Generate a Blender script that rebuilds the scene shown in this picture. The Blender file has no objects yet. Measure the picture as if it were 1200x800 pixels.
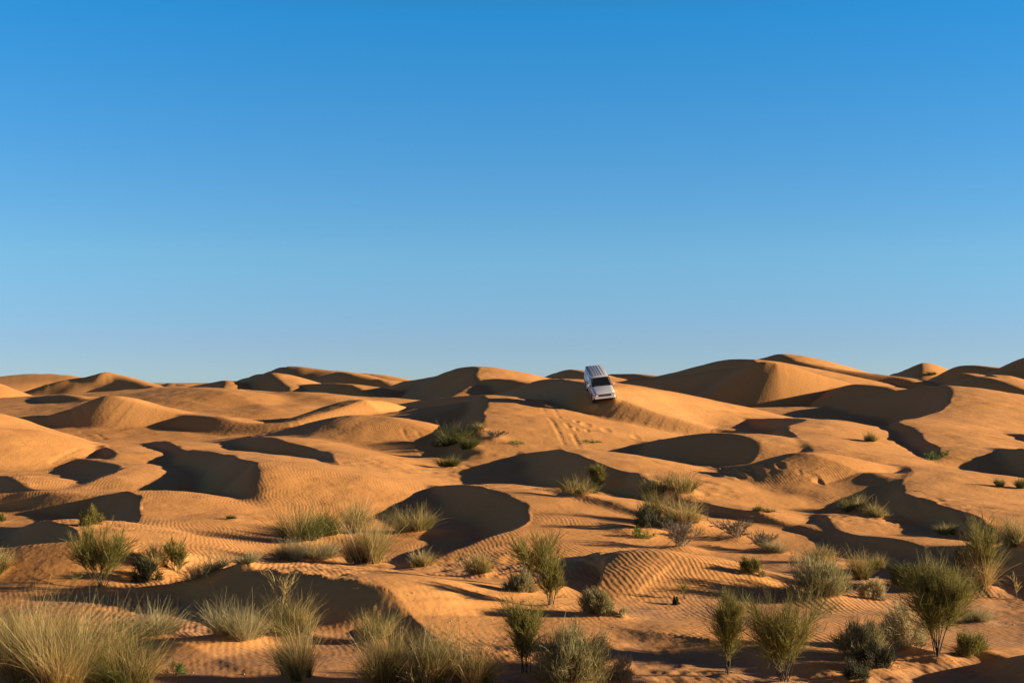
import bpy, bmesh, math, random
import numpy as np
from mathutils import Vector, Matrix, Euler

# ------------------------------------------------------------------ camera frame
F, CU, CV, VH = 1667.0, 600.0, 400.0, 446.0      # lens in photo pixels, image centre, eye-level row
PITCH = math.atan((VH - CV) / F)
SUN_AZ, SUN_EL = math.radians(92.5), math.radians(11.5)   # clockwise from +Y
SUN = np.array([math.sin(SUN_AZ)*math.cos(SUN_EL), math.cos(SUN_AZ)*math.cos(SUN_EL), math.sin(SUN_EL)])

def st(d):                                       # real distance of a traced depth
    return d if d < 75 else 75 + (d - 75)*1.6
def ray(u, v):
    x, y, z = (u - CU)/F, 1.0, (CV - v)/F
    c, s = math.cos(PITCH), math.sin(PITCH)
    return x, y*c - z*s, y*s + z*c
def at(u, v, d):
    x, y, z = ray(u, v); k = st(d)/y
    return (x*k, y*k, z*k)

# ------------------------------------------------------------------ noise
def _hash(ix, iy, seed):
    h = (ix.astype(np.int64)*374761393 + iy.astype(np.int64)*668265263 + seed*1274126177) & 0xFFFFFFFF
    h = ((h ^ (h >> 13))*1274126177) & 0xFFFFFFFF
    return ((h ^ (h >> 16)) & 0xFFFFFF)/float(0xFFFFFF)*2 - 1
def noise(x, y, seed=0):
    ix, iy = np.floor(x), np.floor(y); fx, fy = x - ix, y - iy
    ux, uy = fx*fx*fx*(fx*(fx*6-15)+10), fy*fy*fy*(fy*(fy*6-15)+10)
    a, b = _hash(ix, iy, seed), _hash(ix+1, iy, seed)
    c, d = _hash(ix, iy+1, seed), _hash(ix+1, iy+1, seed)
    return (a*(1-ux)+b*ux)*(1-uy) + (c*(1-ux)+d*ux)*uy
def sstep(a, b, x):
    t = np.clip((x - a)/(b - a), 0, 1); return t*t*(3 - 2*t)

# ------------------------------------------------------------------ dune crests
# u, v, depth along each crest (slip face on the left hand when walking along it); options: slip slope, windward slope, rounding, blend
DUNES = []
def dune(pts, slip=.62, wind=.2, rnd=3.0, k=.3, brink=.12, world=False, wig=.12):
    P = np.array(pts if world else [at(*p) for p in pts], float)
    n = len(P); Q = []
    for i in range(n - 1):                       # Catmull-Rom
        p0, p1, p2, p3 = P[max(i-1,0)], P[i], P[i+1], P[min(i+2,n-1)]
        L = np.linalg.norm(p2[:2]-p1[:2]); m = max(2, int(L/max(.35, .006*np.linalg.norm(p1[:2]))))
        for t in np.linspace(0, 1, m, endpoint=False):
            Q.append(.5*(2*p1 + (p2-p0)*t + (2*p0-5*p1+4*p2-p3)*t*t + (3*p1-p0-3*p2+p3)*t**3))
    Q.append(P[-1]); Q = np.array(Q)
    if wig:
        g = .22; Q[:,0] += 1.6*wig*noise(Q[:,0]*g, Q[:,1]*g, 5); Q[:,1] += 1.6*wig*noise(Q[:,0]*g, Q[:,1]*g, 6)
    DUNES.append(dict(Q=Q, slip=slip, wind=wind*1.8, rnd=rnd*1.2, k=k, brink=brink))

def floor_h(x, y):
    r = np.hypot(x, y)
    z = np.interp(r, [0, 50, 65, 80, 115, 150, 200, 300, 450, 1500, 6000], [-5.95, -6.0, -5.95, -5.5, -4.9, -3.9, -3.1, -2.7, -2.7, -6, -9])
    z = z + (.12 + .2*sstep(50, 90, r))*noise(x/17, y/17, 1) + .1*noise(x/6.1, y/6.1, 2)
    mound = -1.75 - .10*r - .012*np.maximum(r-3, 0)**2          # the rise the photographer stands on
    return np.maximum(z, mound)

def dune_h(x, y, D, floor=-6.9):
    """height of one dune at points (x, y); also slip mask"""
    Q = D['Q']; h = np.full(x.shape, -99.0, np.float32); w_out = np.zeros(x.shape, np.float32)
    zt = Q[:,2].max() - floor
    R = zt/min(D['wind'], D['slip']) + D['rnd']*1.5
    lo, hi = Q[:,:2].min(0) - R, Q[:,:2].max(0) + R
    idx = np.nonzero((x > lo[0]) & (x < hi[0]) & (y > lo[1]) & (y < hi[1]))[0]
    A, B = Q[:-1], Q[1:]; d = B - A; L2 = (d[:,0]**2 + d[:,1]**2) + 1e-9
    Lq = np.sqrt(L2)
    mid = Q
    for c in range(0, len(idx), 60000):
        ii = idx[c:c+60000]; px, py = x[ii], y[ii]
        dd = (px[:,None].astype(np.float32)-mid[None,:,0].astype(np.float32))**2 + (py[:,None].astype(np.float32)-mid[None,:,1].astype(np.float32))**2
        j = dd.argmin(1)
        wq = 1/(dd + np.float32(.05)); wq = wq*wq*wq; z_mean = (wq @ Q[:,2].astype(np.float32))/wq.sum(1)    # crest height felt from further off
        best = None
        for jj in (np.maximum(j-1, 0), np.minimum(j, len(A)-1)):
            ax, ay = A[jj,0], A[jj,1]
            t = np.clip(((px-ax)*d[jj,0] + (py-ay)*d[jj,1])/L2[jj], 0, 1)
            ex, ey = px-(ax+t*d[jj,0]), py-(ay+t*d[jj,1])
            dist = np.hypot(ex, ey); zc = A[jj,2] + t*d[jj,2]
            s = (d[jj,0]*ey - d[jj,1]*ex)/Lq[jj]/np.maximum(dist, 1e-6)
            if best is None: best = [dist, zc, s]
            else:
                m = dist < best[0]
                for q, v in enumerate((dist, zc, s)): best[q] = np.where(m, v, best[q])
        dist, zc, s = best
        tt = sstep(.8, 5, dist); zc = zc*(1-tt) + z_mean*tt
        w = sstep(.1, .95, s)
        b, a = D['brink'], D['rnd']
        b = np.maximum(b, .005*np.hypot(px, py) - .1); fs = D['slip']*(np.sqrt(dist*dist + b*b) - b)
        fw = D['wind']*(np.sqrt(dist*dist + a*a) - a)
        h[ii] = zc - (w*fs + (1-w)*fw)
        w_out[ii] = w*(1.0 if D['slip'] > .3 else .15)      # only true slip faces are free of ripples
    return h, w_out

# --- far skyline
dune([(-20,450,150),(-40,440,155),(-70,437,160),(-110,440,165)], wind=.26)
dune([(88,446,235),(80,440,240),(60,438,245),(35,438,250),(15,441,255)], wind=.16, slip=.1)
dune([(176,451,186),(150,443,190),(137,439,191.5),(125,436,192),(118,436,192),(110,439,192),(98,442,192)], wind=.22)
dune([(266,456,180),(265,446,188),(250,448,196),(235,451,203),(222,453,210)], wind=.17)
dune([(340,452,175),(330,444,182),(320,437,188),(305,440,196),(288,443,204)], wind=.16)
dune([(420,437,232),(380,433,234),(350,430,238),(337,429,242),(328,431,246),(315,436,250)], wind=.14, rnd=6)
dune([(408,450,168),(385,449,172),(360,450,176),(344,452,180)], wind=.12)
dune([(440,444,215),(410,437,220),(396,436,224),(380,440,228)], wind=.16, rnd=5)
dune([(563,450,140),(562,440,144),(560,430,149),(545,430,154),(535,432,158),(520,438,164),(505,442,170),(480,446,180)], wind=.13, rnd=5)
dune([(625,450,132),(605,446,135),(590,444,138),(575,444,141),(565,447,144)], wind=.12)
dune([(700,441,190),(685,436,194),(672,433,198),(662,434,202),(650,438,208)], wind=.14)
dune([(790,443,205),(770,441,208),(745,438,212),(720,438,216)], wind=.1)
dune([(1010,453,151.3),(970,442,151.6),(945,434,151.8),(920,427,152.1),(900,424,152.5),(887,425,155),(872,430,161),(840,434,167),(800,440,172),(750,444,180)], wind=.12, rnd=5)
dune([(880,421,172),(856,421,178),(830,426,186),(800,434,194),(770,441,204)], wind=.12)
dune([(1075,446,172),(1050,441,175),(1000,435,178),(960,428,181),(937,423,184),(918,415,190),(905,417,194),(890,421,198)], wind=.13, rnd=5)
dune([(1084,436,236),(1083,430,240),(1083,424.5,244),(1076,428,249),(1062,434,256),(1052,437,262)], wind=.22, rnd=2)
dune([(1075,448,165),(1060,444,167),(1045,446,170)], wind=.13)
dune([(1168,431,190),(1150,428.5,193),(1130,428,196),(1120,431,200),(1110,437,205)], wind=.13)
dune([(1245,418,166),(1215,417,169),(1200,419.5,172),(1190,424,176),(1178,430,181)], wind=.14)
dune([(1150,441,160),(1130,437,163),(1115,441,168)], wind=.13)
dune([(1200,455,150),(1180,446,152),(1165,439,155),(1150,442,160)], wind=.14)
dune([(1225,462,122),(1195,454,124),(1170,445,127),(1148,441,131),(1130,444,136),(1112,450,142)], wind=.14)
# --- right middle: the large crescents
dune([(1050,457,136),(1036,453,138),(1005,450,142),(988,453,147),(965,459,153),(920,468,160)], wind=.12)
dune([(1102,523,82),(1086,513,86),(1071,501,91),(1054,493.5,95),(1080,489,100),(1105,480,105),(1118,468,110),(1116,453,117),(1090,453,121),(1055,457,126),(1010,466,131),(975,475,136)], wind=.13, rnd=5)
dune([(952,525,79),(940,513,83),(929,504,87),(928,499,90),(945,491,95),(905,490,100),(865,491,105),(830,493,109),(800,496,113)], wind=.13, rnd=4)
dune([(1048,548,76),(1010,538,78),(978,526,80),(957,523,83),(940,527,86)], wind=.12, rnd=3)
dune([(1225,515,88),(1200,508,92),(1175,510,96),(1165,515,100)], wind=.16)
dune([(1235,530,76),(1190,526,79),(1160,526,83),(1146,532,87)], wind=.16)
dune([(1010,553,70),(985,541,71),(950,530,72.5),(920,533,74),(890,545,76)], slip=.25, wind=.13, rnd=3)
dune([(1142,601,55),(1122,595,57),(1090,586.5,59.5),(1060,577,63),(1058,569,65.5),(1070,557,68.5),(1068,550,71),(1055,547,74),(1030,550,77.5),(985,559,82),(940,568,87),(905,573,91)], wind=.105, rnd=5)
dune([(1105,657,46),(1078,641,48),(1050,631,49.5),(1005,626,52),(985,620,54),(975,609,56),(968,604,58),(950,603,60),(925,608,63),(900,616,66),(870,620,69)], wind=.12, rnd=3)
dune([(1290,660,41),(1240,638,42.5),(1200,634,44),(1165,642,45.5)], wind=.2)
dune([(1290,790,27),(1245,770,28),(1215,765,29),(1190,770,30)], wind=.25, slip=.5)
# --- centre
dune([(835,502,97.9),(798,491,98.5),(770,482,99.1),(745,473,99.8),(730,467,100.3),(717,461.5,100.9),(704,456,101.6),(693,451,103),(684,448,106.5),(657,444,115),(632,446,120),(605,455,126),(575,463,132)], wind=.11, rnd=5)
dune([(571,486,95),(573,475,99),(573,466,103),(560,463,107),(510,466.5,111),(475,472,114),(415,482,119),(360,492,123),(310,508,126)], wind=.12, rnd=5)
dune([(520,508,92),(470,492,93.5),(440,487.5,94.5),(415,486,95),(390,489,95.5),(350,499,96),(310,511,97)], slip=.2, wind=.14, rnd=3)
dune([(450,466,128),(330,460,131),(270,456,134),(200,453,137),(140,458,140)], slip=.075, wind=.12, rnd=4)
dune([(399,549,76),(398,539,78.5),(390,530,81),(372,526,83.5),(345,519,86.5),(322,512,90),(300,511,94)], wind=.15, rnd=4)
dune([(738,553,70),(715,547,72),(690,537,75),(670,529,78),(655,526,81),(620,531,85),(585,538,88),(555,545,90)], wind=.12, rnd=4)
dune([(884,545,77),(888,520,80),(872,510,82),(845,507,84),(810,509,86),(760,518,89)], slip=.42, wind=.13, rnd=4)
dune([(600,624,51),(622,614,53),(628,604,55),(614,591,58),(596,580,61),(570,569.5,65),(530,567.5,69),(480,575,74),(430,587,79)], wind=.1, rnd=4)
dune([(760,600,57),(720,590,59),(690,583,61),(665,577,63),(645,574,66),(620,576,70)], wind=.13, rnd=2)
dune([(930,615,56),(880,600,58),(840,592,60),(815,588,62),(780,590,65)], wind=.13, rnd=2)
dune([(668,480,102.6),(655,474,103.4),(635,471,104.2),(600,470,105),(560,470,105.6),(520,474,106.2),(470,482,106.5)], slip=.115, wind=.2, rnd=2)
dune([(300,474,117),(275,461,120),(245,455,124),(212,454,129)], slip=.13, wind=.1, rnd=5)
dune([(410,474,118),(375,463,122),(345,459,126),(320,460,130)], slip=.14, wind=.1, rnd=5)
# --- left
dune([(-30,500,88),(-60,478,92),(-110,468,96),(-170,470,100)], wind=.21, rnd=4)
dune([(110,468,124),(85,463,126),(62,463,129),(40,465.5,133),(15,470,138),(-10,474,144)], wind=.12)
dune([(230,489,108),(195,480,108.4),(160,471,108.8),(140,465,109.2),(125,463.5,109.5),(112,467,109.6),(98,473,109.7),(85,478,109.8),(55,487,110)], wind=.14, rnd=5)
dune([(425,468,107),(370,486,104.5),(340,494,103.5),(300,496,103.7),(260,489,105),(222,486,107.5)], wind=.13, rnd=4)
dune([(300,540,73),(287,537,76),(278,533.5,78),(255,530,81),(232,527.5,84),(218,526,87),(205,519,91),(190,517,95)], wind=.13, rnd=5)
dune([(130,556,75),(143,549,77),(138,543,80),(125,540,82),(95,537,85),(60,538,89),(20,541,93)], slip=.35, wind=.14)
dune([(140,530,85),(132,524,88),(118,521,91),(100,525,94),(72,534,99)], wind=.14)
dune([(171,602,58),(168,589,60.5),(160,580,62.5),(148,575,64),(132,578,64.8),(115,580,65.2),(90,579,65.5),(62,577,66)], wind=.12, rnd=5)
dune([(62,578,68),(40,572,70),(18,560,73),(0,557,76),(-30,560,80)], wind=.13)
dune([(92,632,47),(86,620,49),(70,612,51),(48,611,53),(25,618,56)], wind=.13, rnd=3)
dune([(230,697,41),(180,655,41.6),(130,640,42),(80,636,42.2),(30,640,42.3),(-20,645,42.5)], slip=.4, wind=.17, rnd=3)
# --- foreground
dune([(484,724,33.8),(471,706,34.3),(452,691,34.8),(420,681.5,35.5),(375,677,36.3),(333,672,37.1),(300,667,37.9),(283,662,38.3),(258,671,38.7),(215,684,39.1),(150,692,39.3),(105,704,39)], wind=.09, rnd=2.5, slip=.58)
dune([(930,704,38.6),(890,684,39.3),(850,667,40),(800,652,40.8),(760,646,41.2),(730,646,41.5),(708,651,41.7),(692,661,41.6)], wind=.2, rnd=3, slip=.17)
dune([(860,757,31),(800,745,32),(750,738,33),(705,737,34.5)], wind=.06, rnd=2, slip=.4)
dune([(262,775,30.5),(240,756,31),(215,750,31.5),(190,755,32.2),(175,768,33)], wind=.05, rnd=2, slip=.4)
dune([(735,625,52),(722,617,53),(708,615,54),(700,620,55)], wind=.3, rnd=1, slip=.5)
# --- dunes outside the picture, so that the place goes on all round
_r = random.Random(4)
for _ in range(95):
    a = _r.uniform(-math.pi, math.pi); rr = _r.choice([_r.uniform(60, 250), _r.uniform(330, 1000), _r.uniform(400, 1200)])
    if abs(a) < .47 and rr < 380: continue
    L = _r.uniform(.10, .16)*rr + 10; x0, y0 = rr*math.sin(a), rr*math.cos(a)
    top = -6 + (min(5, .05*rr) if rr < 300 else _r.uniform(4, 5.2))
    if abs(a) < .47: top = min(top, -.4 - .001*rr)
    pts = []
    for q in range(6):
        t = q/5 - .5
        pts.append((x0 - L*.55*t + L*.9*t*t + _r.uniform(-.05,.05)*L, y0 + L*t, top - (top + 6.5)*(2*t)**2*.9))
    dune(pts, world=True, wind=.12, rnd=6)
TRACKS = [
 ([(628,461,112),(636,474,104),(648,490,96),(662,506,90),(682,526,83)], .75, .2, .13),
 ([(265,456,150),(272,466,140),(290,482,128),(303,490,122)], .75, .25, .14),
 ([(304,512,97),(308,503,99),(340,493,100),(372,490,99)], .75, .25, .12),
 ([(425,466,140),(440,478,128)], .75, .25, .16),
 ([(80,486,112),(120,508,100),(165,517,96)], .75, .25, .12),
 ([(890,455,145),(925,468,132)], .75, .25, .16),
 ([(735,524,80),(765,535,77),(800,548,74)], .75, .2, .12),
 ([(880,560,72),(910,566,70),(945,568,69)], .8, .25, .16),
 ([(1050,600,62),(1085,612,58),(1110,626,54)], .7, .25, .2),
 ([(1065,596,63),(1100,612,58),(1130,632,53)], .7, .25, .2),
 ([(70,545,84),(110,538,88),(145,528,92)], .75, .22, .12),
 ([(480,500,92),(520,522,84),(545,535,80)], .75, .2, .08),
]
PITS = [(838,531,78,.35,.9,.3),(848,535,77,.2,.6,.22),(838,560,72,.4,1,.3),(852,558,72,.3,1.1,.3),(862,561,71.5,.4,1.2,.35),(882,560,71.5,.5,1.3,.35),(873,561,71.5,.25,.8,.25),
 (675,492,94,.3,1.2,.25),(687,496,93,.5,1.2,.3),(710,500,92,.5,1.3,.25),(745,505,91,.4,1.2,.2),(675,503,91,.25,.8,.2),(688,505,91,.25,.8,.2)]
_r = random.Random(9)
for _ in range(8):                                   # trampled rows beside the wheel tracks
    t = _r.random(); PITS.append((832+ t*150 + _r.uniform(-8,8), 556 + t*22 + _r.uniform(-3,4), 74-t*6, _r.uniform(.15,.35), _r.uniform(.3,.7), _r.uniform(.08,.2)))


def tracks_h(x, y):
    dz = np.zeros(x.shape)
    for pts, gap, wd, dp in TRACKS:
        gap, wd, dp = gap*.66, wd*.7, dp*.36
        P = np.array([at(*p)[:2] for p in pts])
        Q = np.concatenate([np.linspace(P[i], P[i+1], 30, endpoint=False) for i in range(len(P)-1)] + [P[-1:]])
        lo, hi = Q.min(0)-3, Q.max(0)+3
        ii = np.nonzero((x > lo[0]) & (x < hi[0]) & (y > lo[1]) & (y < hi[1]))[0]
        for c in range(0, len(ii), 100000):
            k = ii[c:c+100000]
            dd = np.sqrt(((x[k][:,None]-Q[None,:,0])**2 + (y[k][:,None]-Q[None,:,1])**2).min(1))
            o = np.abs(dd - gap) if gap else dd
            br = np.clip(.55 + 1.3*noise(x[k]*.45, y[k]*.45, 31), .08, 1)*(.7 + .5*noise(x[k]*2.2, y[k]*2.2, 32))
            dz[k] += br*(-dp*np.exp(-(o/wd)**2) + .3*dp*np.exp(-((o-1.9*wd)/wd)**2))
    for u, v, d, rx, ry, dp in PITS:
        rx, ry, dp = rx*.65, ry*1.1, dp*.17
        cx, cy, _ = at(u, v, d)
        e = ((x-cx)/rx)**2 + ((y-cy)/ry)**2
        k = np.nonzero(e < 9)[0]
        dz[k] += -dp*np.exp(-e[k]**1.5) + .35*dp*np.exp(-(np.sqrt(e[k])-1.5)**2*4)
    for cx, cy, rad, hh in MOUNDS:                     # blown sand held by each plant
        k = np.nonzero((np.abs(x-cx) < 3*rad) & (np.abs(y-cy) < 3*rad))[0]
        if len(k): dz[k] += hh*np.exp(-(((x[k]-cx-.15*rad)**2 + (y[k]-cy)**2)/rad**2))
    return dz
MOUNDS = []

def terrain(x, y, detail=True):
    sh = np.shape(x); x = np.asarray(x, float).ravel(); y = np.asarray(y, float).ravel()
    H = floor_h(x, y); slip = np.zeros(x.shape, np.float32)
    for D in DUNES:
        h, w = dune_h(x, y, D)
        k = D['k']; df = h - H
        t = np.clip(1 - np.abs(df)/k, 0, 1)
        m = sstep(-k, k, df)
        slip = slip*(1-m) + w*m
        H = np.maximum(H, h) + k/4*t*t
    r = np.hypot(x, y)
    if detail:
        H = H + tracks_h(x, y)
        calm = 1 - slip
        H = H + (.05*noise(x/2.3, y/2.3, 11) + .022*noise(x/.9, y/.9, 12))*(.3+.7*calm)
        lum = sstep(.1, .7, noise(x/7.3, y/7.3, 14))*(1-sstep(70, 110, r))      # trampled, lumpy patches
        H = H + lum*calm*(.03*noise(x/.45, y/.45, 15) + .018*noise(x/.2, y/.2, 16)*(r < 60))
    return H.reshape(sh), slip.reshape(sh)

# ------------------------------------------------------------------ scene, camera, light
S = bpy.context.scene; COL = S.collection
S.view_settings.view_transform = 'Standard'; S.view_settings.look = 'None'
S.view_settings.exposure = EXPOSURE = 1.15
cam = bpy.data.cameras.new('camera'); cam.sensor_width = 36.0; cam.lens = F/1200*36
cam.clip_start = .1; cam.clip_end = 12000
co = bpy.data.objects.new('camera', cam); COL.objects.link(co); co.rotation_euler = (math.pi/2 + PITCH, 0, 0); S.camera = co
sl = bpy.data.lights.new('sun', 'SUN'); sl.energy = 5.0; sl.angle = math.radians(.53); sl.color = (1, .82, .58)
so = bpy.data.objects.new('sun', sl); COL.objects.link(so)
so.rotation_euler = Vector(SUN).to_track_quat('Z', 'Y').to_euler(); so.location = (60, -40, 60)

def nt(mat):
    mat.use_nodes = True; t = mat.node_tree; t.nodes.clear(); return t
def node(t, typ, **kw):
    n = t.nodes.new(typ)
    for k, v in kw.items():
        if k in n.inputs: n.inputs[k].default_value = v
        else: setattr(n, k, v)
    return n
def link(t, a, ao, b, bi): t.links.new(a.outputs[ao], b.inputs[bi])
def rgb(h): return tuple(pow(c/255, 2.2) for c in h) + (1,)

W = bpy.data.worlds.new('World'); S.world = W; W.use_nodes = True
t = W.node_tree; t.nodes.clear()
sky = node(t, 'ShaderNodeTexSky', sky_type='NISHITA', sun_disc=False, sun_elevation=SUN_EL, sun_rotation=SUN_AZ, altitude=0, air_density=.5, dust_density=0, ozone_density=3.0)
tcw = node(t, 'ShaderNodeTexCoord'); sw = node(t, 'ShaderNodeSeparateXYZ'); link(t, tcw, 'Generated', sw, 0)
skr = node(t, 'ShaderNodeValToRGB'); link(t, sw, 'Z', skr, 0)        # added tint by height: bluer low down, unseen zenith dimmed and warmed for shade
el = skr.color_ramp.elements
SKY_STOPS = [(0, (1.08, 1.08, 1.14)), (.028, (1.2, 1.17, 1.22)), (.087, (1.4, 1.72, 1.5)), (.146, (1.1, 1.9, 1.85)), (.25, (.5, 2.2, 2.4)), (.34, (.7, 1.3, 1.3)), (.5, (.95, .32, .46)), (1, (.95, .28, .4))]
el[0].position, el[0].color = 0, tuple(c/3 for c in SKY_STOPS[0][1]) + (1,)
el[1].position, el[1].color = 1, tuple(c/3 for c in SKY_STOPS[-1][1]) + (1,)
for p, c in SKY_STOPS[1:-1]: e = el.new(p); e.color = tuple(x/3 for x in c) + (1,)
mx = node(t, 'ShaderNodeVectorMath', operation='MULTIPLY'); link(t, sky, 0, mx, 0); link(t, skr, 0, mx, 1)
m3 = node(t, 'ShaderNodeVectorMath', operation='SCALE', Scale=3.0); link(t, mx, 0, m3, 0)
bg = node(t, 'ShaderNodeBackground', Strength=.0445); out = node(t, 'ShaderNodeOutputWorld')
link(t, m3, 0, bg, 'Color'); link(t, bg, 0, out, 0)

# ------------------------------------------------------------------ sand
def grid():
    rr = [0.6]
    while rr[-1] < 6000:
        r = rr[-1]
        rr.append(r + r*(.06 if r < 8 else .02 if r < 20 else .0034 if r < 60 else .0017 if r < 230 else .004 if r < 330 else .02 if r < 1200 else .08))
    th = [0.0]
    while th[-1] < .41: th.append(th[-1] + .001)
    s = .001
    while th[-1] < math.pi - .02: s = min(s*1.08, .035); th.append(th[-1] + s)
    th = np.array(th); th = np.concatenate([-th[:0:-1], th]); th = th*(math.pi - .01)/th[-1]
    return np.array(rr), th
#@GROUND
def sand_material():
    m = bpy.data.materials.new('desert_sand'); t = nt(m)
    out = node(t, 'ShaderNodeOutputMaterial'); bs = node(t, 'ShaderNodeBsdfPrincipled', Roughness=.95)
    bs.inputs['Specular IOR Level'].default_value = .1
    link(t, bs, 0, out, 0)
    tc = node(t, 'ShaderNodeTexCoord')
    n1 = node(t, 'ShaderNodeTexNoise', Scale=.05, Detail=4.0); link(t, tc, 'Object', n1, 'Vector')
    n2 = node(t, 'ShaderNodeTexNoise', Scale=6.0, Detail=5.0); link(t, tc, 'Object', n2, 'Vector')
    mix = node(t, 'ShaderNodeMath', operation='MULTIPLY_ADD'); link(t, n2, 0, mix, 0); mix.inputs[1].default_value = .45; link(t, n1, 0, mix, 2)
    cr = node(t, 'ShaderNodeValToRGB'); link(t, mix, 0, cr, 0)
    cr.color_ramp.elements[0].position = .4; cr.color_ramp.elements[0].color = (.58, .25, .068, 1)
    cr.color_ramp.elements[1].position = 1.0; cr.color_ramp.elements[1].color = (.66, .315, .102, 1)
    # hard flats between the dunes: greyer, with specks of litter
    ac = node(t, 'ShaderNodeAttribute', attribute_name='crust')
    n4 = node(t, 'ShaderNodeTexNoise', Scale=1.1, Detail=6.0, Roughness=.7); link(t, tc, 'Object', n4, 'Vector')
    m4 = node(t, 'ShaderNodeMapRange'); link(t, n4, 0, m4, 0)
    for k_, v_ in zip((1, 2, 3, 4), (.38, .62, .15, .9)): m4.inputs[k_].default_value = v_
    cm = node(t, 'ShaderNodeMath', operation='MULTIPLY'); link(t, ac, 'Fac', cm, 0); link(t, m4, 0, cm, 1)
    mc = node(t, 'ShaderNodeMix', data_type='RGBA'); link(t, cm, 0, mc, 'Factor'); link(t, cr, 0, mc, 6); mc.inputs[7].default_value = (.40, .215, .11, 1)
    n5 = node(t, 'ShaderNodeTexNoise', Scale=22.0, Detail=3.0); link(t, tc, 'Object', n5, 'Vector')
    m5 = node(t, 'ShaderNodeMapRange'); link(t, n5, 0, m5, 0)
    for k_, v_ in zip((1, 2, 3, 4), (.60, .68, 0, .75)): m5.inputs[k_].default_value = v_
    c5 = node(t, 'ShaderNodeMath', operation='MULTIPLY'); link(t, m5, 0, c5, 0); link(t, cm, 0, c5, 1)
    mc2 = node(t, 'ShaderNodeMix', data_type='RGBA'); link(t, c5, 0, mc2, 'Factor'); link(t, mc, 2, mc2, 6); mc2.inputs[7].default_value = (.13, .085, .05, 1)
    link(t, mc2, 2, bs, 'Base Color')
    # wind ripples: bands across the wind, bent and broken by noise
    mp = node(t, 'ShaderNodeMapping'); mp.inputs['Rotation'].default_value = (0, 0, math.radians(-14)); link(t, tc, 'Object', mp, 0)
    sp = node(t, 'ShaderNodeSeparateXYZ'); link(t, mp, 0, sp, 0)
    cb = node(t, 'ShaderNodeCombineXYZ'); link(t, sp, 0, cb, 0); link(t, sp, 1, cb, 1)
    wv = node(t, 'ShaderNodeTexNoise', Scale=.9, Detail=2.0); link(t, cb, 0, wv, 'Vector')
    wv2 = node(t, 'ShaderNodeTexNoise', Scale=.22, Detail=1.0); link(t, cb, 0, wv2, 'Vector')
    ph = node(t, 'ShaderNodeMath', operation='MULTIPLY_ADD'); link(t, wv, 0, ph, 0); ph.inputs[1].default_value = .26; link(t, sp, 0, ph, 2)
    ph2 = node(t, 'ShaderNodeMath', operation='MULTIPLY_ADD'); link(t, wv2, 0, ph2, 0); ph2.inputs[1].default_value = 1.3; link(t, ph, 0, ph2, 2)
    fr = node(t, 'ShaderNodeMath', operation='MULTIPLY'); link(t, ph2, 0, fr, 0); fr.inputs[1].default_value = 2*math.pi/.155
    sn = node(t, 'ShaderNodeMath', operation='SINE'); link(t, fr, 0, sn, 0)
    ms = node(t, 'ShaderNodeTexNoise', Scale=.16, Detail=3.0); link(t, tc, 'Object', ms, 'Vector')
    mr = node(t, 'ShaderNodeMapRange'); link(t, ms, 0, mr, 0)
    for k_, v_ in zip((1, 2, 3, 4), (.38, .64, .1, 1.0)): mr.inputs[k_].default_value = v_
    at1 = node(t, 'ShaderNodeAttribute', attribute_name='ripple_size'); at2 = node(t, 'ShaderNodeAttribute', attribute_name='slip_face')
    inv = node(t, 'ShaderNodeMath', operation='SUBTRACT'); inv.inputs[0].default_value = 1.0; link(t, at2, 'Fac', inv, 1)
    a1 = node(t, 'ShaderNodeMath', operation='MULTIPLY'); link(t, at1, 'Fac', a1, 0); link(t, inv, 0, a1, 1)
    a2 = node(t, 'ShaderNodeMath', operation='MULTIPLY'); link(t, a1, 0, a2, 0); link(t, mr, 0, a2, 1)
    mb = node(t, 'ShaderNodeTexNoise', Scale=1.3, Detail=2.0); link(t, cb, 0, mb, 'Vector')
    mbr = node(t, 'ShaderNodeMapRange'); link(t, mb, 0, mbr, 0)
    for k_, v_ in zip((1, 2, 3, 4), (.35, .6, .6, 1.0)): mbr.inputs[k_].default_value = v_
    a3 = node(t, 'ShaderNodeMath', operation='MULTIPLY'); link(t, a2, 0, a3, 0); link(t, mbr, 0, a3, 1)
    hr = node(t, 'ShaderNodeMath', operation='MULTIPLY'); link(t, sn, 0, hr, 0); link(t, a3, 0, hr, 1)
    hs = node(t, 'ShaderNodeMath', operation='MULTIPLY'); link(t, hr, 0, hs, 0); hs.inputs[1].default_value = .0048
    # grain and small lumps
    n3 = node(t, 'ShaderNodeTexNoise', Scale=3.5, Detail=6.0); link(t, tc, 'Object', n3, 'Vector')
    g = node(t, 'ShaderNodeMath', operation='MULTIPLY_ADD'); link(t, n3, 0, g, 0); g.inputs[1].default_value = .03; link(t, hs, 0, g, 2)
    bp = node(t, 'ShaderNodeBump', Strength=1.0, Distance=1.0); link(t, g, 0, bp, 'Height'); link(t, bp, 0, bs, 'Normal')
    return m


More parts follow.
